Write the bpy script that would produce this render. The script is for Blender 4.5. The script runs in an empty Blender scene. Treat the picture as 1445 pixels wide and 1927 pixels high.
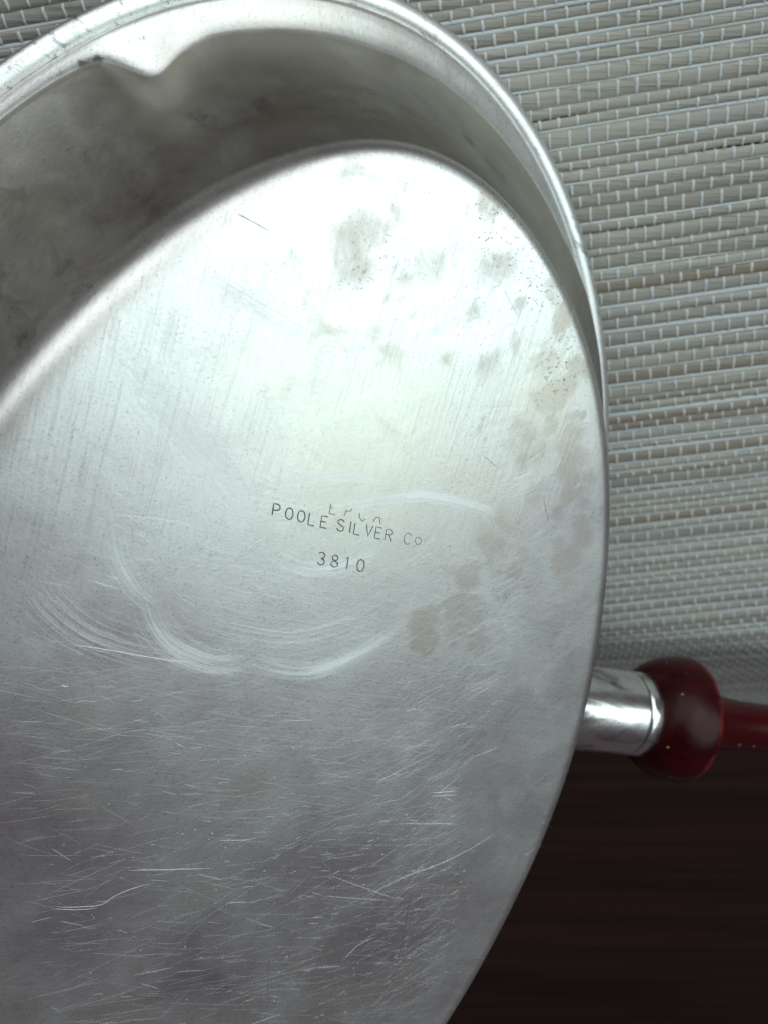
import bpy, bmesh, math, random
import numpy as np
from mathutils import Matrix, Vector

S = bpy.context.scene
C = S.collection
random.seed(7)
rng = np.random.default_rng(11)

# ------------------------------------------------------------------ camera
TILT = 36.5
cam_d = bpy.data.cameras.new('camera')
cam = bpy.data.objects.new('camera', cam_d)
C.objects.link(cam)
cam_d.sensor_fit = 'VERTICAL'
cam_d.sensor_height = 36.0
cam_d.sensor_width = 27.0
cam_d.lens = 36.0 * 1750 / 1927
cam_d.clip_start = 0.005
cam_d.clip_end = 30
cam_d.dof.use_dof = True
cam_d.dof.focus_distance = 0.107
cam_d.dof.aperture_fstop = 34
# metres throughout; the camera hangs CAMH above the placemat (z = 0)
CAMH = 0.1434
cam.location = (0, 0, CAMH)
cam.rotation_euler = (math.radians(-TILT), 0, 0)
S.camera = cam

# ------------------------------------------------------------------ light
w = bpy.data.worlds.new('World')
S.world = w
w.use_nodes = True
w.node_tree.nodes['Background'].inputs[0].default_value = (1.0, 0.80, 0.90, 1)
w.node_tree.nodes['Background'].inputs[1].default_value = 0.07

def area(name, d, dist, sx, sy, power, col, target):
    l = bpy.data.lights.new(name, 'AREA')
    l.shape = 'RECTANGLE'
    l.size, l.size_y = sx, sy
    l.energy = power
    l.color = col
    o = bpy.data.objects.new(name, l)
    C.objects.link(o)
    d = Vector(d).normalized()
    o.location = Vector(target) + d * dist
    o.rotation_euler = d.to_track_quat('Z', 'Y').to_euler()
    return o
area('window_light', (0.62, 0.40, 0.67), 0.85, 0.80, 0.80, 5.15, (0.82, 0.985, 0.985), (0.0, -0.06, 0.05))
area('added_low_light', (-0.08, 0.90, 0.42), 1.1, 1.9, 1.0, 10.8, (0.90, 0.99, 1.0), (0.0, -0.06, 0.0))  # added lamp with no known source; grazes the mat so its bend darkens

S.view_settings.view_transform = 'Standard'
S.view_settings.look = 'None'
S.view_settings.exposure = 0
S.view_settings.gamma = 1
S.render.engine = 'CYCLES'
S.cycles.samples = 256
S.render.resolution_x, S.render.resolution_y = 767, 1024

# ------------------------------------------------------------------ helpers
def link(name, me, mat, parent=None, smooth=True):
    o = bpy.data.objects.new(name, me)
    C.objects.link(o)
    if mat:
        me.materials.append(mat)
    if parent:
        o.parent = parent
    if smooth:
        me.polygons.foreach_set('use_smooth', np.ones(len(me.polygons), bool))
    return o

def pydata(name, v, f, mat, parent=None, smooth=True):
    me = bpy.data.meshes.new(name)
    me.from_pydata([tuple(map(float, p)) for p in v], [], f)
    me.update()
    return link(name, me, mat, parent, smooth)

def grid_faces(nr, nc, wrap):
    f = []
    for i in range(nr - 1):
        for j in range(nc if wrap else nc - 1):
            k = (j + 1) % nc
            f.append((i * nc + j, i * nc + k, (i + 1) * nc + k, (i + 1) * nc + j))
    return f

def tag(o, label, cat, group=None):
    o['label'] = label
    o['category'] = cat
    if group:
        o['group'] = group

def spline(pts, n):
    """Catmull-Rom resample of a 2-D polyline"""
    p = np.array(pts, float)
    if len(p) == 2:
        t = np.linspace(0, 1, n)[:, None]
        return p[0] * (1 - t) + p[1] * t
    q = np.vstack([2 * p[0] - p[1], p, 2 * p[-1] - p[-2]])
    out = []
    for t in np.linspace(0, len(p) - 1 - 1e-6, n):
        i = int(t); s = t - i
        a, b, c, d = q[i:i + 4]
        out.append(.5 * (2 * b + (c - a) * s + (2 * a - 5 * b + 4 * c - d) * s * s + (3 * b - a - 3 * c + d) * s ** 3))
    return np.array(out)

# ------------------------------------------------------------------ node shorthand
class M:
    def __init__(self, name):
        self.m = bpy.data.materials.new(name)
        self.m.use_nodes = True
        self.nt = self.m.node_tree
        self.b = self.nt.nodes['Principled BSDF']
        self.co = self.n('ShaderNodeTexCoord').outputs['Object']
    def n(self, t, **k):
        x = self.nt.nodes.new(t)
        for a, v in k.items():
            setattr(x, a, v)
        return x
    def put(self, sock, v):
        if hasattr(v, 'is_linked') or isinstance(v, bpy.types.NodeSocket):
            self.nt.links.new(v, sock)
        else:
            sock.default_value = v
    def math(self, op, a, b=0.0, c=None, clamp=False):
        x = self.n('ShaderNodeMath', operation=op)
        x.use_clamp = clamp
        self.put(x.inputs[0], a); self.put(x.inputs[1], b)
        if c is not None:
            self.put(x.inputs[2], c)
        return x.outputs[0]
    def mapping(self, scale=(1, 1, 1), rot=(0, 0, 0), loc=(0, 0, 0), vec=None):
        # rotate first, then scale: a stretch along a turned axis
        a = self.n('ShaderNodeMapping')
        self.put(a.inputs['Vector'], vec or self.co)
        a.inputs['Rotation'].default_value = rot
        a.inputs['Location'].default_value = loc
        b = self.n('ShaderNodeMapping')
        self.put(b.inputs['Vector'], a.outputs[0])
        b.inputs['Scale'].default_value = scale
        return b.outputs[0]
    def noise(self, vec, scale, detail=3, rough=.55, dist=0):
        x = self.n('ShaderNodeTexNoise')
        self.put(x.inputs['Vector'], vec)
        x.inputs['Scale'].default_value = scale
        x.inputs['Detail'].default_value = detail
        x.inputs['Roughness'].default_value = rough
        x.inputs['Distortion'].default_value = dist
        return x.outputs['Fac']
    def ramp(self, v, lo, hi, a=0.0, b=1.0):
        x = self.n('ShaderNodeMapRange')
        x.interpolation_type = 'SMOOTHSTEP'
        self.put(x.inputs['Value'], v)
        x.inputs['From Min'].default_value = lo
        x.inputs['From Max'].default_value = hi
        x.inputs['To Min'].default_value = a
        x.inputs['To Max'].default_value = b
        return x.outputs[0]
    def mix(self, f, a, b, blend='MIX'):
        x = self.n('ShaderNodeMix', data_type='RGBA', blend_type=blend)
        self.put(x.inputs[0], f)
        for s, v in ((x.inputs[6], a), (x.inputs[7], b)):
            self.put(s, v if not isinstance(v, tuple) else (*v, 1)[:4])
        return x.outputs[2]
    def attr(self, name):
        return self.n('ShaderNodeAttribute', attribute_name=name).outputs['Fac']
    def bump(self, h, strength, dist, normal=None):
        x = self.n('ShaderNodeBump')
        x.inputs['Strength'].default_value = strength
        x.inputs['Distance'].default_value = dist
        self.put(x.inputs['Height'], h)
        if normal is not None:
            self.put(x.inputs['Normal'], normal)
        return x.outputs[0]
    def set(self, **k):
        for a, v in k.items():
            s = self.b.inputs[a.replace('_', ' ')]
            self.put(s, (*v, 1) if isinstance(v, tuple) and len(v) == 3 and s.type == 'RGBA' else v)

# ---- marks on the base, in dish-local millimetres
STAMP=[
('E',0,(0.36, 2.88)),('P',0,(2.18, 2.38)),('C',0,(3.85, 1.68)),('A',0,(5.63, 1.09)),('P',1,(-6.1, 3.51)),('O',1,(-4.67, 2.91)),('O',1,(-3.32, 2.42)),('L',1,(-2.15, 1.91)),('E',1,(-0.75, 1.42)),('S',1,(1.21, 0.76)),('I',1,(2.35, 0.41)),('L',1,(3.16, 0.05)),('V',1,(4.57, -0.34)),('E',1,(5.69, -0.79)),('R',1,(6.94, -1.24)),('C',1,(9.29, -2.0)),('o',1,(10.69, -2.29)),('3',2,(-1.16, -2.92)),('8',2,(0.41, -3.47)),('1',2,(1.91, -3.92)),('0',2,(3.52, -4.49)),]
ARCS=[
(1.6,26,[(-20.84, -4.45), (-20.36, -7.38), (-19.05, -10.21), (-16.88, -12.27), (-13.83, -13.95), (-10.49, -14.2)]),
(0.96,18,[(-10.75, -13.33), (-8.04, -15.16), (-4.27, -16.62), (-0.35, -16.69), (4.36, -15.24), (9.16, -12.84)]),
(0.95,22,[(-2.23, 2.71), (1.38, 3.26), (6.03, 3.45), (10.35, 3.31), (14.06, 2.47), (18.9, 0.67), (20.79, -0.46)]),
(0.9,14,[(-9.44, 5.89), (-5.9, 6.5), (-1.09, 6.55), (3.87, 5.92), (7.71, 4.91)]),
(1.1,20,[(-7.7, -0.83), (-5.36, -2.77), (-3.23, -3.94), (-0.41, -4.38), (2.81, -4.0), (6.41, -2.87)]),
(1.08,12,[(-22.86, 7.22), (-23.22, 4.08), (-22.95, 0.18), (-21.53, -3.41), (-19.39, -5.96)]),
(2.6,9,[(-31.23, -0.64), (-29.8, -3.87), (-27.23, -7.1), (-24.17, -9.25), (-20.4, -11.26)]),
(2.70,40,[(-22.93, 24.42), (-19.43, 19.02), (-15.44, 12.94), (-11.64, 7.64), (-8.4, 3.32)]),
(1.20,12,[(-14.44, 30.08), (-9.95, 26.98), (-5.19, 24.01), (1.6, 19.64)]),
(1.56,16,[(18.9, 2.47), (24.59, 2.67), (29.22, 4.85), (34.56, 8.14)]),
(2.40,7,[(-17.76, -6.88), (-12.67, -9.74), (-5.41, -12.42), (1.05, -12.23), (5.06, -10.84)]),
(2.04,14,[(14.71, -77.71), (19.02, -77.86), (24.18, -75.18), (26.66, -71.48)]),
(4.0,6,[(33.48, -10.48), (31.67, -17.78), (25.68, -22.87), (18.1, -25.22)]),
]
SINGLE=[
(0.120,[(-29.26, -8.48), (-25.34, -9.92), (-19.89, -12.08), (-15.89, -13.34)]),
(0.120,[(-34.68, -41.37), (-32.14, -42.29), (-29.2, -42.86), (-27.6, -42.12), (-25.41, -41.64), (-22.92, -41.63)]),
(0.096,[(-34.72, -41.67), (-32.18, -42.66), (-29.54, -43.22)]),
(0.108,[(4.11, -52.17), (9.46, -50.93), (14.94, -50.39), (20.53, -48.92), (25.37, -46.72)]),
(0.120,[(-25.77, -38.87), (-22.15, -39.9), (-16.2, -41.49)]),
(0.120,[(12.75, -38.35), (16.85, -39.26)]),
(0.120,[(12.76, -38.85), (16.87, -39.86)]),
(0.108,[(8.26, -41.91), (17.17, -44.59)]),
(0.096,[(-14.99, -37.72), (-11.1, -38.76)]),
(0.090,[(-26.65, -1.54), (-23.32, -3.18)]),
(0.090,[(-23.58, 5.23), (-19.64, 4.37), (-15.32, 3.14)]),
(0.096,[(-18.98, -23.05), (-18.13, -23.75)]),
(0.150,[(-30.34, -13.31), (-29.66, -13.52)]),
(0.090,[(-14.57, -47.32), (-12.24, -47.91)]),
(0.084,[(-2.51, -50.21), (7.16, -54.23)]),
(0.090,[(-1.35, -47.14), (8.71, -54.74)]),
(0.102,[(0.2, -62.38), (2.52, -60.42), (4.83, -59.84)]),
(0.096,[(-3.18, -62.07), (0.19, -63.12)]),
(0.090,[(-13.31, -68.43), (-8.57, -68.25)]),
(0.090,[(18.42, -34.56), (23.49, -33.72)]),
(0.084,[(4.95, -34.83), (9.32, -33.52)]),
]
DARK=[
(0.096,[(-8.74, 34.41), (-6.95, 33.44), (-5.27, 32.51)]),
(0.120,[(10.4, -52.57), (9.53, -59.61), (7.98, -68.2)]),
(0.060,[(-9.57, -57.48), (-10.14, -65.48)]),
(0.072,[(27.28, 0.78), (28.27, -2.83)]),
(0.072,[(18.72, 7.09), (20.89, 5.23)]),
(0.072,[(24.32, 24.86), (25.2, 23.93)]),
(0.060,[(1.87, 35.79), (8.75, 38.3)]),
(0.060,[(8.75, 38.3), (5.28, 35.25)]),
(0.060,[(20.57, 26.18), (22.76, 22.57)]),
]
STAIN=[(4,33,7,.5,.38),(12,29,6,.5,.36),(26,18,6,.8,.42),(30,8,6,.7,.45),(20,28,6,.4,.34),(0,22,6,.5,.3),(16,-14,5,.6,.36),(31,-8,5,.5,.36),(22,-2,7,.6,.36),(27.9,13.6,2.7,1.0,0.90),(28.6,22.3,1.7,0.8,0.70),(24.5,10.1,2.4,0.7,0.60),(31.0,10.8,1.1,0.0,0.80),(30.8,16.9,1.0,0.0,0.80),(18.6,10.3,1.0,0.1,0.60),(15.5,-12.7,2.3,0.6,0.80),(12.0,-14.9,1.9,0.6,0.70),(17.5,-8.7,2.7,0.5,0.70),(23.4,-8.5,3.0,0.6,0.50),(8.8,27.2,2.4,0.7,0.40),(1.8,34.3,3.3,0.6,0.35),(-0.6,28.1,2.4,0.5,0.35),(13.3,20.7,2.4,0.5,0.30),(31.6,2.7,2.4,0.6,0.60),(32.9,-3.1,3.0,0.5,0.50),(17.5,-29.9,2.4,0.8,0.40),(5.2,21.2,3.6,0.4,0.25),(17.9,35.7,1.8,0.2,0.50),(6.4,9.9,4.2,0.8,0.30),(33.5,-15.5,0.4,0.0,0.90),(21.0,-5.0,2.4,0.7,0.50),(-15.8,-41.0,7.2,0.3,0.30),(-30.0,-27.9,7.2,0.5,0.30),]
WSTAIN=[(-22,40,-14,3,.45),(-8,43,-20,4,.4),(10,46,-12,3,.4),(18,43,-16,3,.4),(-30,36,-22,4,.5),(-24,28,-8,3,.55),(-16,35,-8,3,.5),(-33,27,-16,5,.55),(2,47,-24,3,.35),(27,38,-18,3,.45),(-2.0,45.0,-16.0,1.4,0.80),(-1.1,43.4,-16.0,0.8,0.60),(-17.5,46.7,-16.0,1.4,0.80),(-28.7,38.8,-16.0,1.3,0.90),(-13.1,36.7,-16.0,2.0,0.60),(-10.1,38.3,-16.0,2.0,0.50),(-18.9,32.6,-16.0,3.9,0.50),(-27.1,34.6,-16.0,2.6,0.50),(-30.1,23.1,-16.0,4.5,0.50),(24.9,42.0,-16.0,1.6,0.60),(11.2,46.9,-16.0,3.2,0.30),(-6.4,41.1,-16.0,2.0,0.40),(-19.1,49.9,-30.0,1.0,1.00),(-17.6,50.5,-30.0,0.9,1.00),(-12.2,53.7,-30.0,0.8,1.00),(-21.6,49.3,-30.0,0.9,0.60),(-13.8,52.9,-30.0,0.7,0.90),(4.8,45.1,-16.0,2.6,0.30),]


ROOM_REFL = [(-37, -30, 13, .85), (-33, -45, 10, .6), (-3, -47, 9, .6), (-18, -56, 9, .55), (-6, -30, 5, .3), (6, -60, 9, .5), (-26, -8, 7, .3), (-14, -20, 6, .3), (18, -30, 6, .25), (31, -2, 5, .35), (-32, 5, 7, .25)]  # mauve room reflections painted into the base colour, mostly its lower half
MOTTLE = [(20, 34, 6, .9), (25, 27, 6, .8), (29, 17, 6, .7), (12, 38, 6, .6), (5, 30, 9, .45), (23, 10, 6, .5), (16, 22, 8, .4)]
YELLOWING = [(5, 9, 13, .8), (18, 4, 8, .5), (26, 13, 7, .6), (-4, 18, 9, .5)]

# ------------------------------------------------------------------ materials
def silver_material(name, base_rough, bowl):
    m = M(name)
    fine = m.noise(m.co, 9000, 2, .6)                       # satin grain
    cloud = m.noise(m.co, 55, 5, .6, .4)
    cloud2 = m.noise(m.mapping(loc=(.3, .1, 0)), 160, 4, .65, .6)
    speck = m.noise(m.co, 3800, 2, .7)
    # brushing along three directions, each showing in its own patches
    br = []
    for ang, lng, sc, seed in ((72, .035, 2600, .0), (-20, .03, 3200, .5), (25, .03, 3000, .9)):
        br.append(m.noise(m.mapping((lng, 1, 1), (0, 0, math.radians(-ang)), (seed, seed, 0)), sc, 2, .6))
    if bowl:
        sep = m.n('ShaderNodeSeparateXYZ'); m.put(sep.inputs[0], m.co)
        upper = m.ramp(m.math('ADD', sep.outputs['Y'], m.math('MULTIPLY', cloud, .03)), -.005, .035)
        brush = m.math('ADD', m.math('MULTIPLY', br[0], upper),
                       m.math('MULTIPLY', m.math('ADD', m.math('MULTIPLY', br[1], .5), m.math('MULTIPLY', br[2], .5)), m.math('SUBTRACT', 1, upper)))
        st = m.attr('tarnish'); wk = m.attr('stain_warm'); gr = m.attr('graze'); wt = m.attr('wall_tarnish')
    else:
        brush = m.math('MULTIPLY', m.math('ADD', br[0], br[1]), .5)
    col = m.mix(m.ramp(cloud, .35, .7), (.80, .815, .80), (.72, .70, .69))
    col = m.mix(m.ramp(brush, .50, .70, 0, .34), col, (.42, .42, .44))
    col = m.mix(m.ramp(speck, .57, .72, 0, .6), col, (.27, .28, .30))
    rough = m.math('ADD', base_rough, m.math('MULTIPLY', m.math('SUBTRACT', cloud2, .5), .16))
    if bowl:
        blot = m.ramp(m.math('ADD', st, m.math('MULTIPLY', m.math('SUBTRACT', cloud2, .5), 1.1)), .14, .52)
        blot = m.math('MULTIPLY', blot, m.ramp(st, .02, .25))
        tint = m.mix(wk, (.40, .385, .40), (.46, .38, .29))
        col = m.mix(m.math('MULTIPLY', m.attr('room_refl'), m.ramp(cloud, .3, .7, .55, 1.0)), col, (.33, .25, .29))
        col = m.mix(m.math('MULTIPLY', blot, .6), col, tint)
        ring = m.math('MULTIPLY', m.math('MULTIPLY', blot, m.math('SUBTRACT', 1, blot)), .7)
        col = m.mix(ring, col, (.30, .26, .24))
        rough = m.math('ADD', rough, m.math('MULTIPLY', blot, .07))
        col = m.mix(m.math('MULTIPLY', m.attr('yellowing'), .8), col, (.80, .80, .66))
        pit = m.math('MULTIPLY', m.ramp(m.noise(m.co, 1900, 3, .75), .56, .66), m.ramp(m.math('ADD', m.attr('mottle'), m.math('MULTIPLY', m.math('SUBTRACT', cloud2, .5), 1.2)), .3, .8))
        col = m.mix(m.math('MULTIPLY', pit, .8), col, (.20, .19, .19))
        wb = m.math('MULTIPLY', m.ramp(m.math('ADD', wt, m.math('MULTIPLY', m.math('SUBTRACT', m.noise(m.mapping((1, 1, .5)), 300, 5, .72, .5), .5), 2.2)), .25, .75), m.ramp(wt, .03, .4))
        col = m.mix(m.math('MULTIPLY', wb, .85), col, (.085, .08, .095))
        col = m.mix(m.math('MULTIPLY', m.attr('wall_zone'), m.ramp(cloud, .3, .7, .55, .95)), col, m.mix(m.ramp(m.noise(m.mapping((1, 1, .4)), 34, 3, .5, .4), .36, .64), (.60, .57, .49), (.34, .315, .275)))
        rough = m.math('ADD', rough, m.math('MULTIPLY', gr, .12))
    else:
        blot = m.ramp(cloud2, .58, .72)
        col = m.mix(m.math('MULTIPLY', blot, .6), col, (.42, .38, .385))
        dirt = m.ramp(m.noise(m.mapping((.25, 1, 1), (0, 0, .6)), 900, 4, .7), .575, .66)
        col = m.mix(m.math('MULTIPLY', dirt, .6), col, (.17, .16, .17))
    nrm = m.bump(m.math('ADD', m.math('MULTIPLY', fine, .6), m.math('ADD', brush, m.math('MULTIPLY', speck, .5))), .22, .00006)
    nrm = m.bump(cloud2, .06, .0006, nrm)
    if bowl:
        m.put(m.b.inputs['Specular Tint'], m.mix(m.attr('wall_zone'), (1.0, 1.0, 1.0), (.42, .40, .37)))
    m.set(Base_Color=col, Metallic=1.0, Roughness=rough, Normal=nrm)
    return m.m
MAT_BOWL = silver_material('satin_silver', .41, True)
MAT_RIM = silver_material('worn_silver', .44, False)

def scratch_material():
    m = M('bright_scratch')
    m.set(Base_Color=(.93, .95, .95), Metallic=1.0, Roughness=.62)
    return m.m
MAT_SCR = scratch_material()
m = M('dark_scratch'); m.set(Base_Color=(.12, .11, .11), Metallic=.4, Roughness=.6); MAT_DSC = m.m
m = M('stamped_recess')
m.set(Base_Color=m.mix(m.noise(m.co, 900, 2), (.035, .04, .042), (.10, .11, .11)), Metallic=.2, Roughness=.6)
MAT_STAMP = m.m

def ferrule_material():
    m = M('ferrule_silver')
    c = m.noise(m.mapping((1, 1, .35)), 260, 5, .6, .6)
    col = m.mix(m.ramp(c, .46, .70), (.80, .80, .79), (.22, .20, .20))
    m.set(Base_Color=col, Metallic=1.0, Roughness=m.ramp(c, .3, .7, .17, .34), Normal=m.bump(c, .2, .0006))
    return m.m
MAT_FER = ferrule_material()
m = M('blackened_silver'); m.set(Base_Color=(.05, .05, .055), Metallic=.7, Roughness=.5); MAT_GROOVE = m.m

def grip_material():
    m = M('red_lacquer')
    c = m.noise(m.mapping((1, 1, .3)), 220, 4, .6)
    sp = m.noise(m.co, 900, 1, .5)
    col = m.mix(m.ramp(c, .3, .7), (.014, .0009, .0018), (.038, .0017, .0025))
    sepz = m.n('ShaderNodeSeparateXYZ'); m.put(sepz.inputs[0], m.co)
    col = m.mix(m.ramp(sepz.outputs['Z'], .0105, .0125, 0, .8), col, (.038, .0018, .0024))
    edge = m.math('MULTIPLY', m.ramp(sepz.outputs['Z'], .0102, .0109), m.ramp(sepz.outputs['Z'], .0119, .0112))
    col = m.mix(m.math('MULTIPLY', edge, m.ramp(c, .35, .6, .1, .8)), col, (.13, .018, .014))
    col = m.mix(m.ramp(sp, .76, .78), col, (.45, .25, .14))
    m.set(Base_Color=col, Roughness=m.ramp(c, .3, .7, .26, .36), Specular_IOR_Level=.15,
          Subsurface_Weight=.12, Subsurface_Radius=(.9, .1, .06), Subsurface_Scale=.003)
    return m.m
MAT_GRIP = grip_material()

def reed_material():
    m = M('dried_reed')
    r = m.n('ShaderNodeObjectInfo').outputs['Random']
    fib = m.noise(m.mapping((.02, 1, 1)), 2600, 3, .65)
    patch = m.noise(m.mapping((.12, 1, 1)), 60, 3, .6)
    col = m.mix(r, (.245, .23, .195), (.36, .34, .295))
    col = m.mix(m.ramp(patch, .35, .7, 0, .5), col, (.32, .315, .29))
    col = m.mix(m.ramp(fib, .52, .70, 0, .6), col, (.13, .12, .105))
    brown = m.ramp(m.math('ABSOLUTE', m.math('SUBTRACT', r, .37)), .0, .035, .7, 0)
    col = m.mix(brown, col, (.20, .15, .105))
    m.set(Base_Color=col, Roughness=.62, Normal=m.bump(fib, .5, .0003))
    return m.m
MAT_REED = reed_material()

def yarn_material():
    m = M('white_yarn')
    fib = m.noise(m.co, 3500, 3, .6)
    col = m.mix(fib, (.43, .455, .46), (.56, .58, .58))
    m.set(Base_Color=col, Roughness=.8, Normal=m.bump(fib, .6, .0002))
    return m.m
MAT_YARN = yarn_material()

def wood_material(name, a, b, c):
    m = M(name)
    warp = m.noise(m.mapping((.4, 1.2, 1)), 5, 3, .5)
    g1 = m.noise(m.mapping((.03, 1, 1), vec=None), 70, 4, .62, .3)
    g2 = m.noise(m.mapping((.012, 1, 1)), 240, 4, .65)
    col = m.mix(m.ramp(g1, .3, .7), a, b)
    col = m.mix(m.ramp(g2, .50, .64, 0, .85), col, c)
    col = m.mix(m.ramp(warp, .55, .75, 0, .6), col, c)
    m.set(Base_Color=col, Roughness=m.ramp(g1, .3, .7, .55, .7), Specular_IOR_Level=.25, Normal=m.bump(g2, .3, .001))
    return m.m
MAT_FLOOR = wood_material('dark_stained_floorboard', (.038, .020, .0165), (.068, .032, .025), (.012, .007, .007))
MAT_TABLE = wood_material('dark_table_wood', (.035, .014, .010), (.05, .02, .014), (.015, .007, .006))

# ------------------------------------------------------------------ setting: floor and table
FLOOR_Z = -.46
o = pydata('floor', [(-3, -3, FLOOR_Z), (3, -3, FLOOR_Z), (3, 3, FLOOR_Z), (-3, 3, FLOOR_Z)], [(0, 1, 2, 3)], MAT_FLOOR, smooth=False)
o['kind'] = 'structure'

EDGE = -.1355           # where the flat of the table starts to round over (runs along x)
RND = .020              # radius where the table top turns into its sloping edge
SLOPE = math.radians(28)
SLEN = .075
MAT_T = .0011           # thickness of the mat below its top
tbl = bpy.data.objects.new('table', None)
C.objects.link(tbl)
tbl.location = (0, .1, FLOOR_Z)
tag(tbl, 'dark wood table with a rounded edge, under the woven placemat', 'table')
def sweep_x(name, prof, x0, x1, mat, parent, off):
    n = len(prof)
    v = [(x - off[0], y - off[1], z - off[2]) for x in (x0, x1) for y, z in prof]
    f = [(i, (i + 1) % n, n + (i + 1) % n, n + i) for i in range(n)] + [tuple(range(n))[::-1], tuple(range(n, 2 * n))]
    return pydata(name, v, f, mat, parent, smooth=False)
zt = -2 * MAT_T
r_ = RND - MAT_T
prof = [(.42, zt)] + [(EDGE - r_ * math.sin(a), zt - r_ + r_ * math.cos(a)) for a in np.linspace(0, SLOPE, 8)] + [(EDGE - r_ * math.sin(SLOPE) - SLEN * math.cos(SLOPE), zt - r_ + r_ * math.cos(SLOPE) - SLEN * math.sin(SLOPE)), (EDGE - r_ * math.sin(SLOPE) - SLEN * math.cos(SLOPE) + .008, zt - .062), (.42, zt - .062)]
sweep_x('tabletop', prof, -.45, .45, MAT_TABLE, tbl, tbl.location)
leg_me = None
for sx in (-.40, .40):
    for sy in (EDGE + .05, .36):
        bm = bmesh.new()
        h = zt - .062 - FLOOR_Z
        bmesh.ops.create_cone(bm, cap_ends=True, segments=16, radius1=.014, radius2=.02, depth=h)
        bmesh.ops.translate(bm, verts=bm.verts, vec=(sx - tbl.location.x, sy - tbl.location.y, h / 2))
        me = bpy.data.meshes.new('leg'); bm.to_mesh(me); bm.free()
        link('leg', me, MAT_TABLE, tbl)

# ------------------------------------------------------------------ placemat
ROT = math.radians(8.4)
ca, sa = math.cos(ROT), math.sin(ROT)
ORG = np.array([.0, -.08])
def drape(p, q, h):
    """p along the reeds, q across them (up the picture), h height over the mat's top -> world; bends over the table edge"""
    x = ORG[0] + ca * p - sa * q
    y = ORG[1] + sa * p + ca * q
    s = EDGE - y
    rr = RND + h
    a = np.clip(s / RND, 0, SLOPE)
    over = np.maximum(s - RND * SLOPE, 0)
    yy = np.where(s > 0, EDGE - rr * np.sin(a) - over * math.cos(SLOPE), y)
    zz = np.where(s > 0, -RND + rr * np.cos(a) - over * math.sin(SLOPE), h)
    return np.stack([x, yy, zz], -1)

mat_root = bpy.data.objects.new('placemat', None)
C.objects.link(mat_root)
mat_root.location = (0, -.08, -2 * MAT_T)
tag(mat_root, 'pale grey woven reed placemat with white yarn lying under the silver dish', 'placemat')
def mat_obj(name, V, faces, material):
    V = V.reshape(-1, 3) - np.array(mat_root.location)
    return pydata(name, V, faces, material, mat_root)

# rows of reeds: width and the white weft gap after each
rows = []
q = .075
P0, P1 = -.135, .165
while q > -.150:
    wd = random.choice((.0011, .0013, .0015, .0016, .0017, .0018, .0020, .0023)) * random.uniform(.92, 1.1)
    gap = random.choice((.0001, .00015, .00035, .0005, .0006, .0007, .0009)) if q < .015 else random.choice((.0001, .00015, .0002, .0003, .0005))
    rows.append((q, wd, gap))
    q -= wd + gap
NX = 56
pp = np.linspace(P0, P1, NX)
for q, wd, gap in rows:
    ph = rng.uniform(0, 6.28, 4)
    wob = .00010 * np.sin(pp * 90 + ph[0]) + .00007 * np.sin(pp * 230 + ph[1])
    wv = wd * (1 + .07 * np.sin(pp * 140 + ph[2]) + .05 * np.sin(pp * 330 + ph[3]))
    V = []
    for k, hh in ((-.58, -.00038), (-.44, -.00007), (-.14, .0), (.14, .00001), (.44, -.00007), (.58, -.00038)):
        V.append(drape(pp, q - wd / 2 + wob + k * wv, hh + rng.uniform(-.00005, .00005)))
    o = mat_obj('reed', np.array(V), grid_faces(6, NX, False), MAT_REED)
# weft yarns in the wider gaps
V, F, base = [], [], 0
for q, wd, gap in rows:
    if gap < .0003:
        continue
    c = q - wd - gap / 2
    ph = rng.uniform(0, 6.28, 2)
    n2 = 110
    p2 = np.linspace(P0, P1, n2)
    wob = .00008 * np.sin(p2 * 120 + ph[0])
    hw = gap * .5 + .00018
    blk = [drape(p2, c + wob + k * hw, hh) for k, hh in ((-1, -.00045), (-.5, -.00008), (.5, -.00008), (1, -.00045))]
    V += blk
    F += [tuple(i + base for i in f) for f in grid_faces(4, n2, False)]
    base += 4 * n2
o = mat_obj('weft_yarn', np.array(V), F, MAT_YARN)
o['kind'] = 'stuff'
# warp threads: over every other reed, under the rest
V, F, base = [], [], 0
PITCH = .00142
nth = int((P1 - P0 - .01) / PITCH)
for t in range(nth):
    p = P0 + .005 + t * PITCH + rng.uniform(-.00008, .00008)
    path = []
    drift = 0
    for i, (q, wd, gap) in enumerate(rows):
        j = rng.normal(0, .00009)
        if (i + t) % 2 == 0:
            for k, hh in ((.08, -.0004), (-.06, .00004), (-.3, .00016), (-.7, .00016), (-.94, .00004), (-1.08, -.0004)):
                path.append((p + j + rng.uniform(-.00007, .00007), q + k * wd - (0 if k > -1 else gap * .3), hh))
        else:
            path.append((p, q - wd * .5, -.0009))
    path = np.array(path)
    hw = .00024 + rng.uniform(-.00004, .00006)
    blk = np.array([drape(path[:, 0] + k * hw, path[:, 1], path[:, 2] + hh) for k, hh in ((-1, -.00022), (-.45, 0), (.45, 0), (1, -.00022))])
    V.append(blk.reshape(-1, 3))
    n2 = len(path)
    F += [tuple(i + base for i in f) for f in grid_faces(4, n2, False)]
    base += 4 * n2
o = mat_obj('warp_yarn', np.vstack(V), F, MAT_YARN)
o['kind'] = 'stuff'

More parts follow.
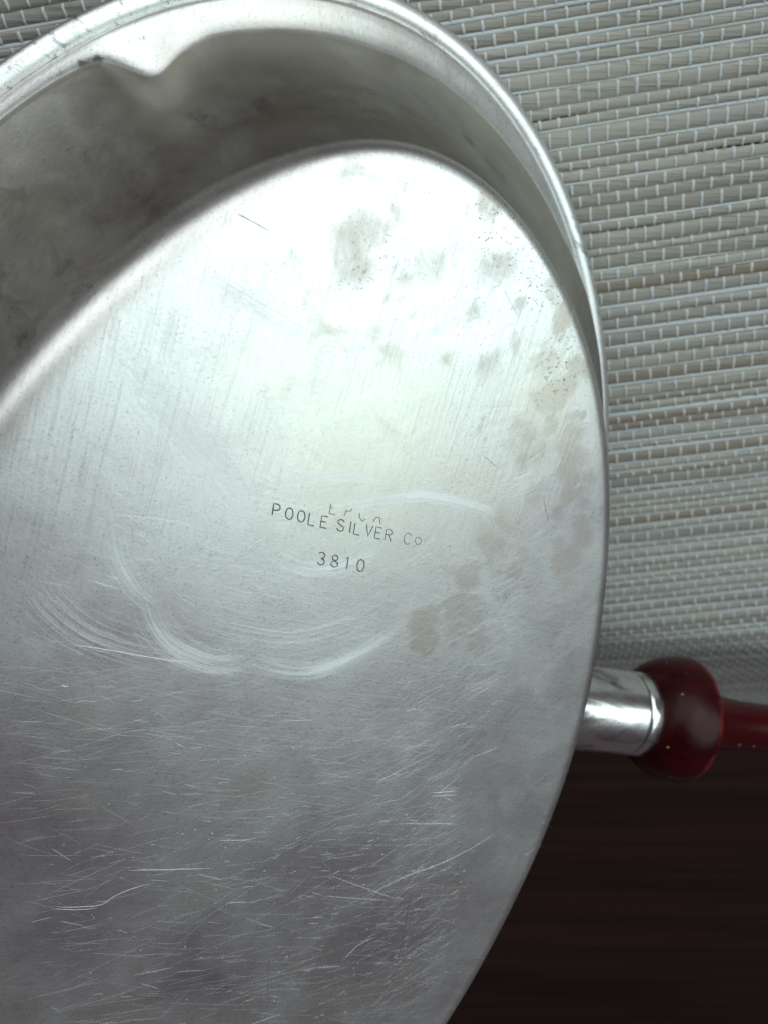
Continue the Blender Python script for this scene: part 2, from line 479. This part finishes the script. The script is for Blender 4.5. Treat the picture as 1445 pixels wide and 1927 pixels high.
# ------------------------------------------------------------------ the dish: local axes u, v in its base plane, n out of the base; millimetres / 1000
DU = Vector((.93489, -.10081, -.34032)); DV = Vector((0, .95882, -.28402)); DN = Vector((.35494, .26552, .89639))
PB = Vector((-.00615, -.06422, -.0831)) + Vector((0, 0, CAMH))      # where the maker's stamp sits
BASE_H = .050                                                        # base plane above the lid's lowest point
dish = bpy.data.objects.new('silver_dish', None)
C.objects.link(dish)
dish.matrix_world = Matrix((( DU.x, DV.x, DN.x, 0), (DU.y, DV.y, DN.y, 0), (DU.z, DV.z, DN.z, 0), (0, 0, 0, 1)))
dish.location = PB - DN * BASE_H
tag(dish, 'upturned oval silver crumb dish with a red handle, maker stamp on its scratched base', 'dish')

CT = np.array([-.01085, -.03704]); AX = (.07964, .04478)
EL = np.array([[-.31247, -.94993], [-.94993, .31247]])
NT = 720
TH = np.linspace(-math.pi, math.pi, NT, endpoint=False)
def outline(off, th=TH):
    off = np.broadcast_to(off, th.shape)
    e = np.stack([(AX[0] + off) * np.cos(th), (AX[1] + off) * np.sin(th)])
    return (CT[:, None] + EL @ e).T
# offset (mm) of the base edge from a true ellipse, and of the wall's far border (scalloped, with a pinch)
BOFF = [(-180, .8), (-173, .3), (-160, -.5), (-149, -.4), (-134, -.1), (-116, 0), (-105, .4), (-93, .4), (-80, -.2), (-60, -.2), (0, 0), (90, .5), (124, .8), (134, -.4), (147, -.6), (157, -.1), (169, 1.0), (175, .9), (180, .8)]
WOFF = [(-180, 14.6), (-168, 15.2), (-158, 15.9), (-147, 17.1), (-139, 18.4), (-132, 18.9), (-120, 19), (-100, 17.5), (-88, 15.5), (-80, 15.5), (-60, 17.5), (-30, 17.5), (-20, 14.5), (-14, 15), (20, 16), (60, 17.5), (76, 17.5), (82, 14), (88, 16), (110, 17.5), (137, 17.6), (143, 17.4), (147.0, 17.0), (149.0, 15.1), (151, 13.0), (152.3, 12.45), (153.4, 12.9), (155, 13.9), (158.5, 14.8), (167, 14.5), (178, 14.5), (180, 14.6)]
def tab(t, th=TH, smooth=0):
    d = np.degrees(th)
    y = np.interp(d, [a for a, _ in t], [b for _, b in t]) / 1000
    for _ in range(smooth):
        y = .25 * np.roll(y, 1) + .5 * y + .25 * np.roll(y, -1)
    return y
BO = tab(BOFF, smooth=260)
WO = tab(WOFF, smooth=3)
WM = tab(WOFF, smooth=3000)
# corner softness: broad on the long left side, crisp on the right
SOFT = np.interp(np.degrees(TH), [-180, -160, -140, -60, 0, 90, 120, 150, 165, 180], [.55, .5, .6, .7, 1, 1.2, 1.4, 1.15, .7, .55])
def bulge(f):                     # the base is very slightly domed
    return .0007 * (1 - f ** 2)
rings, ring_kind = [], []
NB = 64
for k in range(NB):               # base, from the middle out
    f = (k + .6) / (NB - 1 + .6)
    f = f ** .9
    edge = outline(BO - .0030 * SOFT)
    xy = CT + (edge - CT) * f
    rings.append(np.c_[xy, np.full(NT, BASE_H) + bulge(f)])
    ring_kind.append(0)
corner = [(-.0020, -.00008), (-.0011, -.00035), (-.0004, -.0008), (.00015, -.0015), (.0006, -.0024), (.0010, -.0036)]
for o_, d_ in corner:
    rings.append(np.c_[outline(BO + (o_ + .0006) * SOFT - .0006), BASE_H + d_ * SOFT])
    ring_kind.append(1)
NWALL = 34
o0 = BO + (.0010 + .0006) * SOFT - .0006
d0 = -.0036 * SOFT
for k in range(1, NWALL + 1):
    t = k / NWALL
    d = d0 + (-.0310 - d0) * t
    lin = .80 * t + .20 * t ** 2.4
    off = o0 + (WM - o0) * lin + (WO - WM) * (t ** 2.2)
    rings.append(np.c_[outline(off), BASE_H + d])
    ring_kind.append(2)
for a, d in ((.06, -.03145), (.18, -.0319), (.40, -.0324), (.65, -.0328), (.88, -.0332), (1.0, -.0335)):
    rings.append(np.c_[outline(WO + (.0194 - WO) * a), np.full(NT, BASE_H + d)])
    ring_kind.append(3)
rings.append(np.c_[outline(.0199), np.full(NT, BASE_H - .0360)]); ring_kind.append(3)
nr = len(rings)
V = np.vstack(rings)
cv = len(V)
V = np.vstack([V, [CT[0], CT[1], BASE_H + bulge(0)]])
F = [tuple(reversed(f)) for f in grid_faces(nr, NT, True)] + [(cv, (j + 1) % NT, j) for j in range(NT)]
F = [f[::-1] for f in F]
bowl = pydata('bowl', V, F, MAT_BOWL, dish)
bowl.data.validate()
bm = bmesh.new(); bm.from_mesh(bowl.data); bmesh.ops.recalc_face_normals(bm, faces=bm.faces)
bm.to_mesh(bowl.data); bm.free()
# wear painted where it sits on the metal: stains with shapes of their own, plus painted room reflections
tar = np.zeros(len(V)); warm = np.full(len(V), .5); wsum = np.full(len(V), 1e-3); wal = np.zeros(len(V)); graze = np.zeros(len(V))
STAIN2 = []
for x, y, r, wv, s in STAIN:
    STAIN2.append((x, y, r * .6, wv, s * .8))
    for _ in range(7 if r > .6 else 1):
        a = rng.uniform(0, 6.28); k = rng.uniform(.3, 1.3) * r
        STAIN2.append((x + k * math.cos(a), y + k * 1.4 * math.sin(a), r * rng.uniform(.25, .6), wv + rng.uniform(-.2, .2), s * rng.uniform(.4, 1)))
for x, y, r, wv, s in STAIN2:
    g = np.exp(-(((V[:, 0] * 1000 - x) ** 2 + (V[:, 1] * 1000 - y) ** 2) / (r * r)) * 1.0) * s
    g[V[:, 2] < BASE_H - .004] = 0
    tar = np.maximum(tar, g); warm += g * wv; wsum += g
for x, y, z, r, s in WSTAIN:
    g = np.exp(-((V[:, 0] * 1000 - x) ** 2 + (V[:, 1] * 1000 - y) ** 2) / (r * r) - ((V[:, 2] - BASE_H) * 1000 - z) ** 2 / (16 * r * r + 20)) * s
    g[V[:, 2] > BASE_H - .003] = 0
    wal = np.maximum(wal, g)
refl = np.zeros(len(V)); mott = np.zeros(len(V)); yel = np.zeros(len(V))
for arr, items in ((refl, ROOM_REFL), (mott, MOTTLE), (yel, YELLOWING)):
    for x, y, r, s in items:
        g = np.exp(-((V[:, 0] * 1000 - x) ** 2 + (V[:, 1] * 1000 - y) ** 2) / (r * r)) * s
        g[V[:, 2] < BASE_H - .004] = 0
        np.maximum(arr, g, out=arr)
kind = np.r_[np.repeat(ring_kind, NT), 0]
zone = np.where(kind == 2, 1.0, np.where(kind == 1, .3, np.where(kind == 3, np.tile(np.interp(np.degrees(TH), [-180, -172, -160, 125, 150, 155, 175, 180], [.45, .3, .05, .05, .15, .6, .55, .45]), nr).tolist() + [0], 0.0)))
for nm, arr in (('tarnish', tar), ('stain_warm', np.clip(warm / (wsum + .5), 0, 1)), ('wall_tarnish', wal), ('graze', graze), ('wall_zone', zone), ('room_refl', refl), ('mottle', mott), ('yellowing', yel)):
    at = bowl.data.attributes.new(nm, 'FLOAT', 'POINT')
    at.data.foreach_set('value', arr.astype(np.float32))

# rolled bead round the mouth
bead = []
for a in np.linspace(0, 2 * math.pi, 18, endpoint=False):
    rad = .0013 + .0003 * max(0, math.cos(a))
    bead.append(np.c_[outline(.0209 + .0016 * math.cos(a)), np.full(NT, BASE_H - .0352 + .0013 * math.sin(a))])
bv = np.vstack(bead)
bf = [tuple(i % (18 * NT) for i in f) for f in grid_faces(19, NT, True)]
rim = pydata('rim', bv, bf, MAT_RIM, dish)
# shallow lid on the far side, what the dish lies on
lr = []
for f, z in ((1, -.0366), (.97, -.0390), (.90, -.0415), (.78, -.0440), (.6, -.0462), (.4, -.0475), (.2, -.0481), (.02, -.0482)):
    lr.append(np.c_[CT + (outline(.0206) - CT) * f, np.full(NT, BASE_H + z)])
lv = np.vstack(lr)
lid = pydata('lid', lv, grid_faces(len(lr), NT, True), MAT_RIM, dish)

def base_z(x, y):
    """height of the base at local x, y (metres)"""
    e = (np.stack([x, y], -1) - CT) @ EL
    f = np.sqrt((e[..., 0] / (AX[0] - .003)) ** 2 + (e[..., 1] / (AX[1] - .003)) ** 2)
    return BASE_H + .0007 * (1 - np.minimum(f, 1) ** 2)

class Ribbons:
    def __init__(self):
        self.v, self.f = [], []
    def add(self, pts, width, lift, taper=True):
        """pts local mm; a thin raised ridge along them"""
        p = np.asarray(pts, float) / 1000
        d = np.gradient(p, axis=0)
        d /= np.linalg.norm(d, axis=1)[:, None] + 1e-12
        nrm = np.stack([-d[:, 1], d[:, 0]], -1)
        n = len(p)
        t = np.linspace(0, 1, n)
        hw = width / 2000 * (np.clip(np.minimum(t, 1 - t) * 5, .15, 1) if taper else np.ones(n))
        b = len(self.v)
        z = base_z(p[:, 0], p[:, 1]) + lift
        for i in range(n):
            l = p[i] - nrm[i] * hw[i]; r = p[i] + nrm[i] * hw[i]
            self.v += [(l[0], l[1], z[i]), (p[i][0], p[i][1], z[i] + hw[i] * .5), (r[0], r[1], z[i])]
        for i in range(n - 1):
            for k in (0, 1):
                a = b + i * 3 + k
                self.f.append((a, a + 1, a + 4, a + 3))
    def build(self, name, mat, parent):
        return pydata(name, self.v, self.f, mat, parent)

# maker's stamp: struck letters
FONT = {
 'P': [[(-.33, -.5), (-.33, .5), (.1, .5), (.3, .38), (.33, .2), (.22, .02), (-.3, -.05)]],
 'O': [[(0, .5), (-.27, .36), (-.37, 0), (-.27, -.36), (0, -.5), (.27, -.36), (.37, 0), (.27, .36), (0, .5)]],
 'L': [[(-.3, .5), (-.3, -.5), (.32, -.5)]],
 'E': [[(.32, .5), (-.3, .5), (-.3, -.5), (.34, -.5)], [(-.3, .02), (.2, .02)]],
 'S': [[(.32, .33), (.18, .48), (-.12, .5), (-.32, .36), (-.3, .14), (0, .02), (.3, -.12), (.33, -.36), (.1, -.5), (-.2, -.48), (-.36, -.3)]],
 'I': [[(0, .5), (0, -.5)]],
 'V': [[(-.36, .5), (0, -.5), (.36, .5)]],
 'R': [[(-.33, -.5), (-.33, .5), (.1, .5), (.3, .38), (.3, .16), (.1, .04), (-.3, .02)], [(0, .02), (.34, -.5)]],
 'C': [[(.36, .34), (.14, .5), (-.16, .46), (-.36, .2), (-.36, -.2), (-.14, -.48), (.14, -.5), (.36, -.32)]],
 'A': [[(-.38, -.5), (0, .5), (.38, -.5)], [(-.22, -.1), (.22, -.1)]],
 'o': [[(0, .2), (-.3, .08), (-.34, -.2), (-.16, -.46), (.14, -.46), (.34, -.2), (.28, .08), (0, .2)]],
 '3': [[(-.32, .36), (-.1, .5), (.2, .46), (.32, .26), (.2, .08), (-.05, .02), (.25, -.06), (.36, -.26), (.2, -.46), (-.1, -.5), (-.36, -.36)]],
 '8': [[(0, .03), (-.26, .14), (-.28, .36), (0, .5), (.28, .36), (.26, .14), (0, .03), (-.32, -.12), (-.34, -.36), (0, -.5), (.34, -.36), (.32, -.12), (0, .03)]],
 '1': [[(-.18, .32), (.02, .5), (.02, -.5)]],
 '0': [[(0, .5), (-.3, .36), (-.38, 0), (-.28, -.38), (0, -.5), (.28, -.38), (.38, 0), (.3, .36), (0, .5)]],
}
hi = Ribbons()            # bright ribbons painting the lit edges of the struck lines
RX = np.array([.88, -.32]); UP = np.array([.24, 1.35])
for c, ln, (x, y) in STAMP:
    rb = Ribbons()
    wear = 1.0 if ln == 2 else float(np.interp(x, [-6, 4, 8, 11], [1, .85, .6, .42])) if ln == 1 else .55
    strokes = FONT[c]
    if ln == 0:                                    # this line is half worn away
        strokes = {'E': [[(-.3, .35), (-.3, -.5), (.34, -.5)], [(-.3, .02), (0, .02)]],
                   'P': [[(-.33, -.5), (-.25, .1)], [(.3, .25), (.22, .02), (-.2, -.08)]],
                   'C': [[(-.36, .1), (-.34, -.2), (-.12, -.48), (.12, -.5), (.36, -.32)]],
                   'A': [[(-.36, -.45), (-.18, .02), (.24, .02), (.38, -.5)]]}[c]
    for s in strokes:
        q2 = np.array(s)
        pts = []
        for a, b2 in zip(q2[:-1], q2[1:]):
            pts.append(a)
            pts.append((a + b2) / 2)
        pts.append(q2[-1])
        pts = np.array(pts)
        loc = np.array([x, y]) + pts[:, :1] * RX * 1.28 + pts[:, 1:] * UP * (1.08 if ln == 2 else .98)
        rb.add(loc, .12 * wear + .02, .00002, taper=False)
        hi.add(loc + np.array([.065, -.05]) * (.5 + .5 * wear), .055 * wear, .00001, taper=True)
        hi.add(loc + np.array([-.07, .055]) * (.5 + .5 * wear), .03 * wear, .00001, taper=True)
    rb.build('stamped_letter', MAT_STAMP, bowl)

o = hi.build('stamp_lit_edge', MAT_SCR, bowl)
o['kind'] = 'stuff'

# scratches on the base
rb = Ribbons()
for wd, dens, pts in ARCS:
    c = spline(pts, 26)
    d = np.gradient(c, axis=0); d /= np.linalg.norm(d, axis=1)[:, None]
    nv = np.stack([-d[:, 1], d[:, 0]], -1)
    for i in range(int(dens * 6)):
        a = rng.integers(0, 14); b = min(26, a + rng.integers(8, 22))
        off = rng.normal(0, wd * .5)
        t = c[a:b] + nv[a:b] * off
        e = (t / 1000 - CT) @ EL
        if np.any((e[:, 0] / (AX[0] - .003)) ** 2 + (e[:, 1] / (AX[1] - .003)) ** 2 > .98):
            continue
        rb.add(t, rng.uniform(.007, .021), .000015)
for wd, pts in SINGLE:
    rb.add(spline(pts, max(6, 4 * len(pts))) + rng.normal(0, .02, (max(6, 4 * len(pts)), 2)), wd * .62, .00002)
# short stray scratches, mostly on the near half; direction turns with the place
def stray(n, xr, yr, ang, spread, ln, wd):
    for _ in range(n):
        x = rng.uniform(*xr); y = rng.uniform(*yr)
        e = (np.array([x, y]) / 1000 - CT) @ EL
        if (e[0] / (AX[0] - .003)) ** 2 + (e[1] / (AX[1] - .003)) ** 2 > .97:
            continue
        a = math.radians(rng.normal(ang, spread))
        L = rng.uniform(*ln) * (1 if rng.random() > .12 else 1.8)
        t = np.linspace(-.5, .5, 6)
        bend = rng.normal(0, .04) * L
        p = np.stack([x + t * L * math.cos(a) - bend * (t * t) * math.sin(a), y + t * L * math.sin(a) + bend * (t * t) * math.cos(a)], -1)
        rb.add(p, rng.uniform(*wd), .000018)
stray(200, (-36, 14), (-66, -8), -18, 12, (.4, 2.6), (.008, .035))
stray(14, (-30, 20), (-60, -20), -16, 10, (.6, 3.2), (.025, .05))
stray(210, (8, 36), (-66, -10), 22, 12, (.4, 2.6), (.008, .036))
stray(90, (-10, 24), (-72, -40), 8, 22, (.2, 1.3), (.015, .06))
stray(160, (-34, 30), (-80, -20), -10, 35, (.05, .22), (.04, .1))
stray(120, (-30, 0), (-10, 26), -38, 10, (.6, 2.6), (.018, .04))
stray(120, (14, 36), (-14, 10), 32, 10, (1, 5), (.008, .02))
# hairlines from years of wiping, everywhere
stray(1100, (-36, 36), (-80, -10), -8, 16, (2, 8), (.006, .015))
stray(800, (4, 37), (-75, 10), 26, 14, (2, 8), (.006, .015))
stray(500, (-34, 20), (-15, 30), -40, 14, (2, 8), (.005, .012))
stray(450, (-20, 34), (-5, 40), 70, 6, (2, 9), (.005, .012))
sc = rb.build('scratches', MAT_SCR, bowl)
sc['kind'] = 'stuff'
rb = Ribbons()
for wd, pts in DARK:
    n = max(5, 3 * len(pts))
    rb.add(spline(pts, n) + rng.normal(0, .015, (n, 2)), wd * .75, .00002)
for _ in range(140):                                # specks and pits
    x, y = rng.uniform(-12, 34), rng.uniform(-14, 38)
    a = rng.uniform(0, math.pi); L = rng.uniform(.05, .28)
    e = (np.array([x, y]) / 1000 - CT) @ EL
    if (e[0] / (AX[0] - .003)) ** 2 + (e[1] / (AX[1] - .003)) ** 2 > .95:
        continue
    rb.add([(x, y), (x + L * .5 * math.cos(a), y + L * .5 * math.sin(a)), (x + L * math.cos(a + .3), y + L * math.sin(a + .3))], rng.uniform(.03, .07), .00002)
ds = rb.build('dark_scratches', MAT_DSC, bowl)
ds['kind'] = 'stuff'

# ------------------------------------------------------------------ handle: ferrule and red grip, turned along one axis
HA = Vector((.06008, -.04998, BASE_H - .022)); HD = Vector((0.9582, -0.2725, 0.087)).normalized()
HQ = HD.to_track_quat('Z', 'Y')
def lathe(name, prof, mat, parent, seg=64):
    """prof: (radius, station) in mm along the handle axis"""
    v, n = [], len(prof)
    for r, s in prof:
        for k in range(seg):
            a = 2 * math.pi * k / seg
            v.append((r / 1000 * math.cos(a), r / 1000 * math.sin(a), s / 1000))
    f = grid_faces(n, seg, True)
    f.append(tuple(range(seg))[::-1]); f.append(tuple(range((n - 1) * seg, n * seg)))
    o = pydata(name, v, f, mat, parent)
    if parent is dish:
        o.location = HA; o.rotation_mode = 'QUATERNION'; o.rotation_quaternion = HQ
    return o
fer = lathe('ferrule', [(8.4, -19), (7.6, -15), (7.2, -11), (7.1, -4), (7.15, -.6), (7.15, -.35), (6.9, -.25), (6.9, .0), (7.15, .1), (7.2, .5), (7.2, 2.2), (7.0, 2.5), (4, 2.55)], MAT_FER, dish)
lathe('groove', [(6.88, -.34), (6.97, -.3), (6.97, .05), (6.88, .09)], MAT_GROOVE, fer)
grip = lathe('grip', [(4, 2.4), (6.9, 2.5), (7.3, 2.6), (8.3, 3.2), (9.4, 4.5), (10.2, 6.2), (10.75, 8.2), (11.0, 10.0), (11.05, 10.9), (10.9, 11.3), (10.5, 11.4), (9.2, 11.5), (7.8, 11.9), (6.7, 12.9), (5.9, 14.6), (5.2, 17), (4.7, 20), (4.4, 24), (4.3, 28), (4.4, 36), (4.9, 48), (5.9, 60), (6.5, 72), (6.4, 80), (5.4, 86), (3.4, 89), (1, 90)], MAT_GRIP, dish)
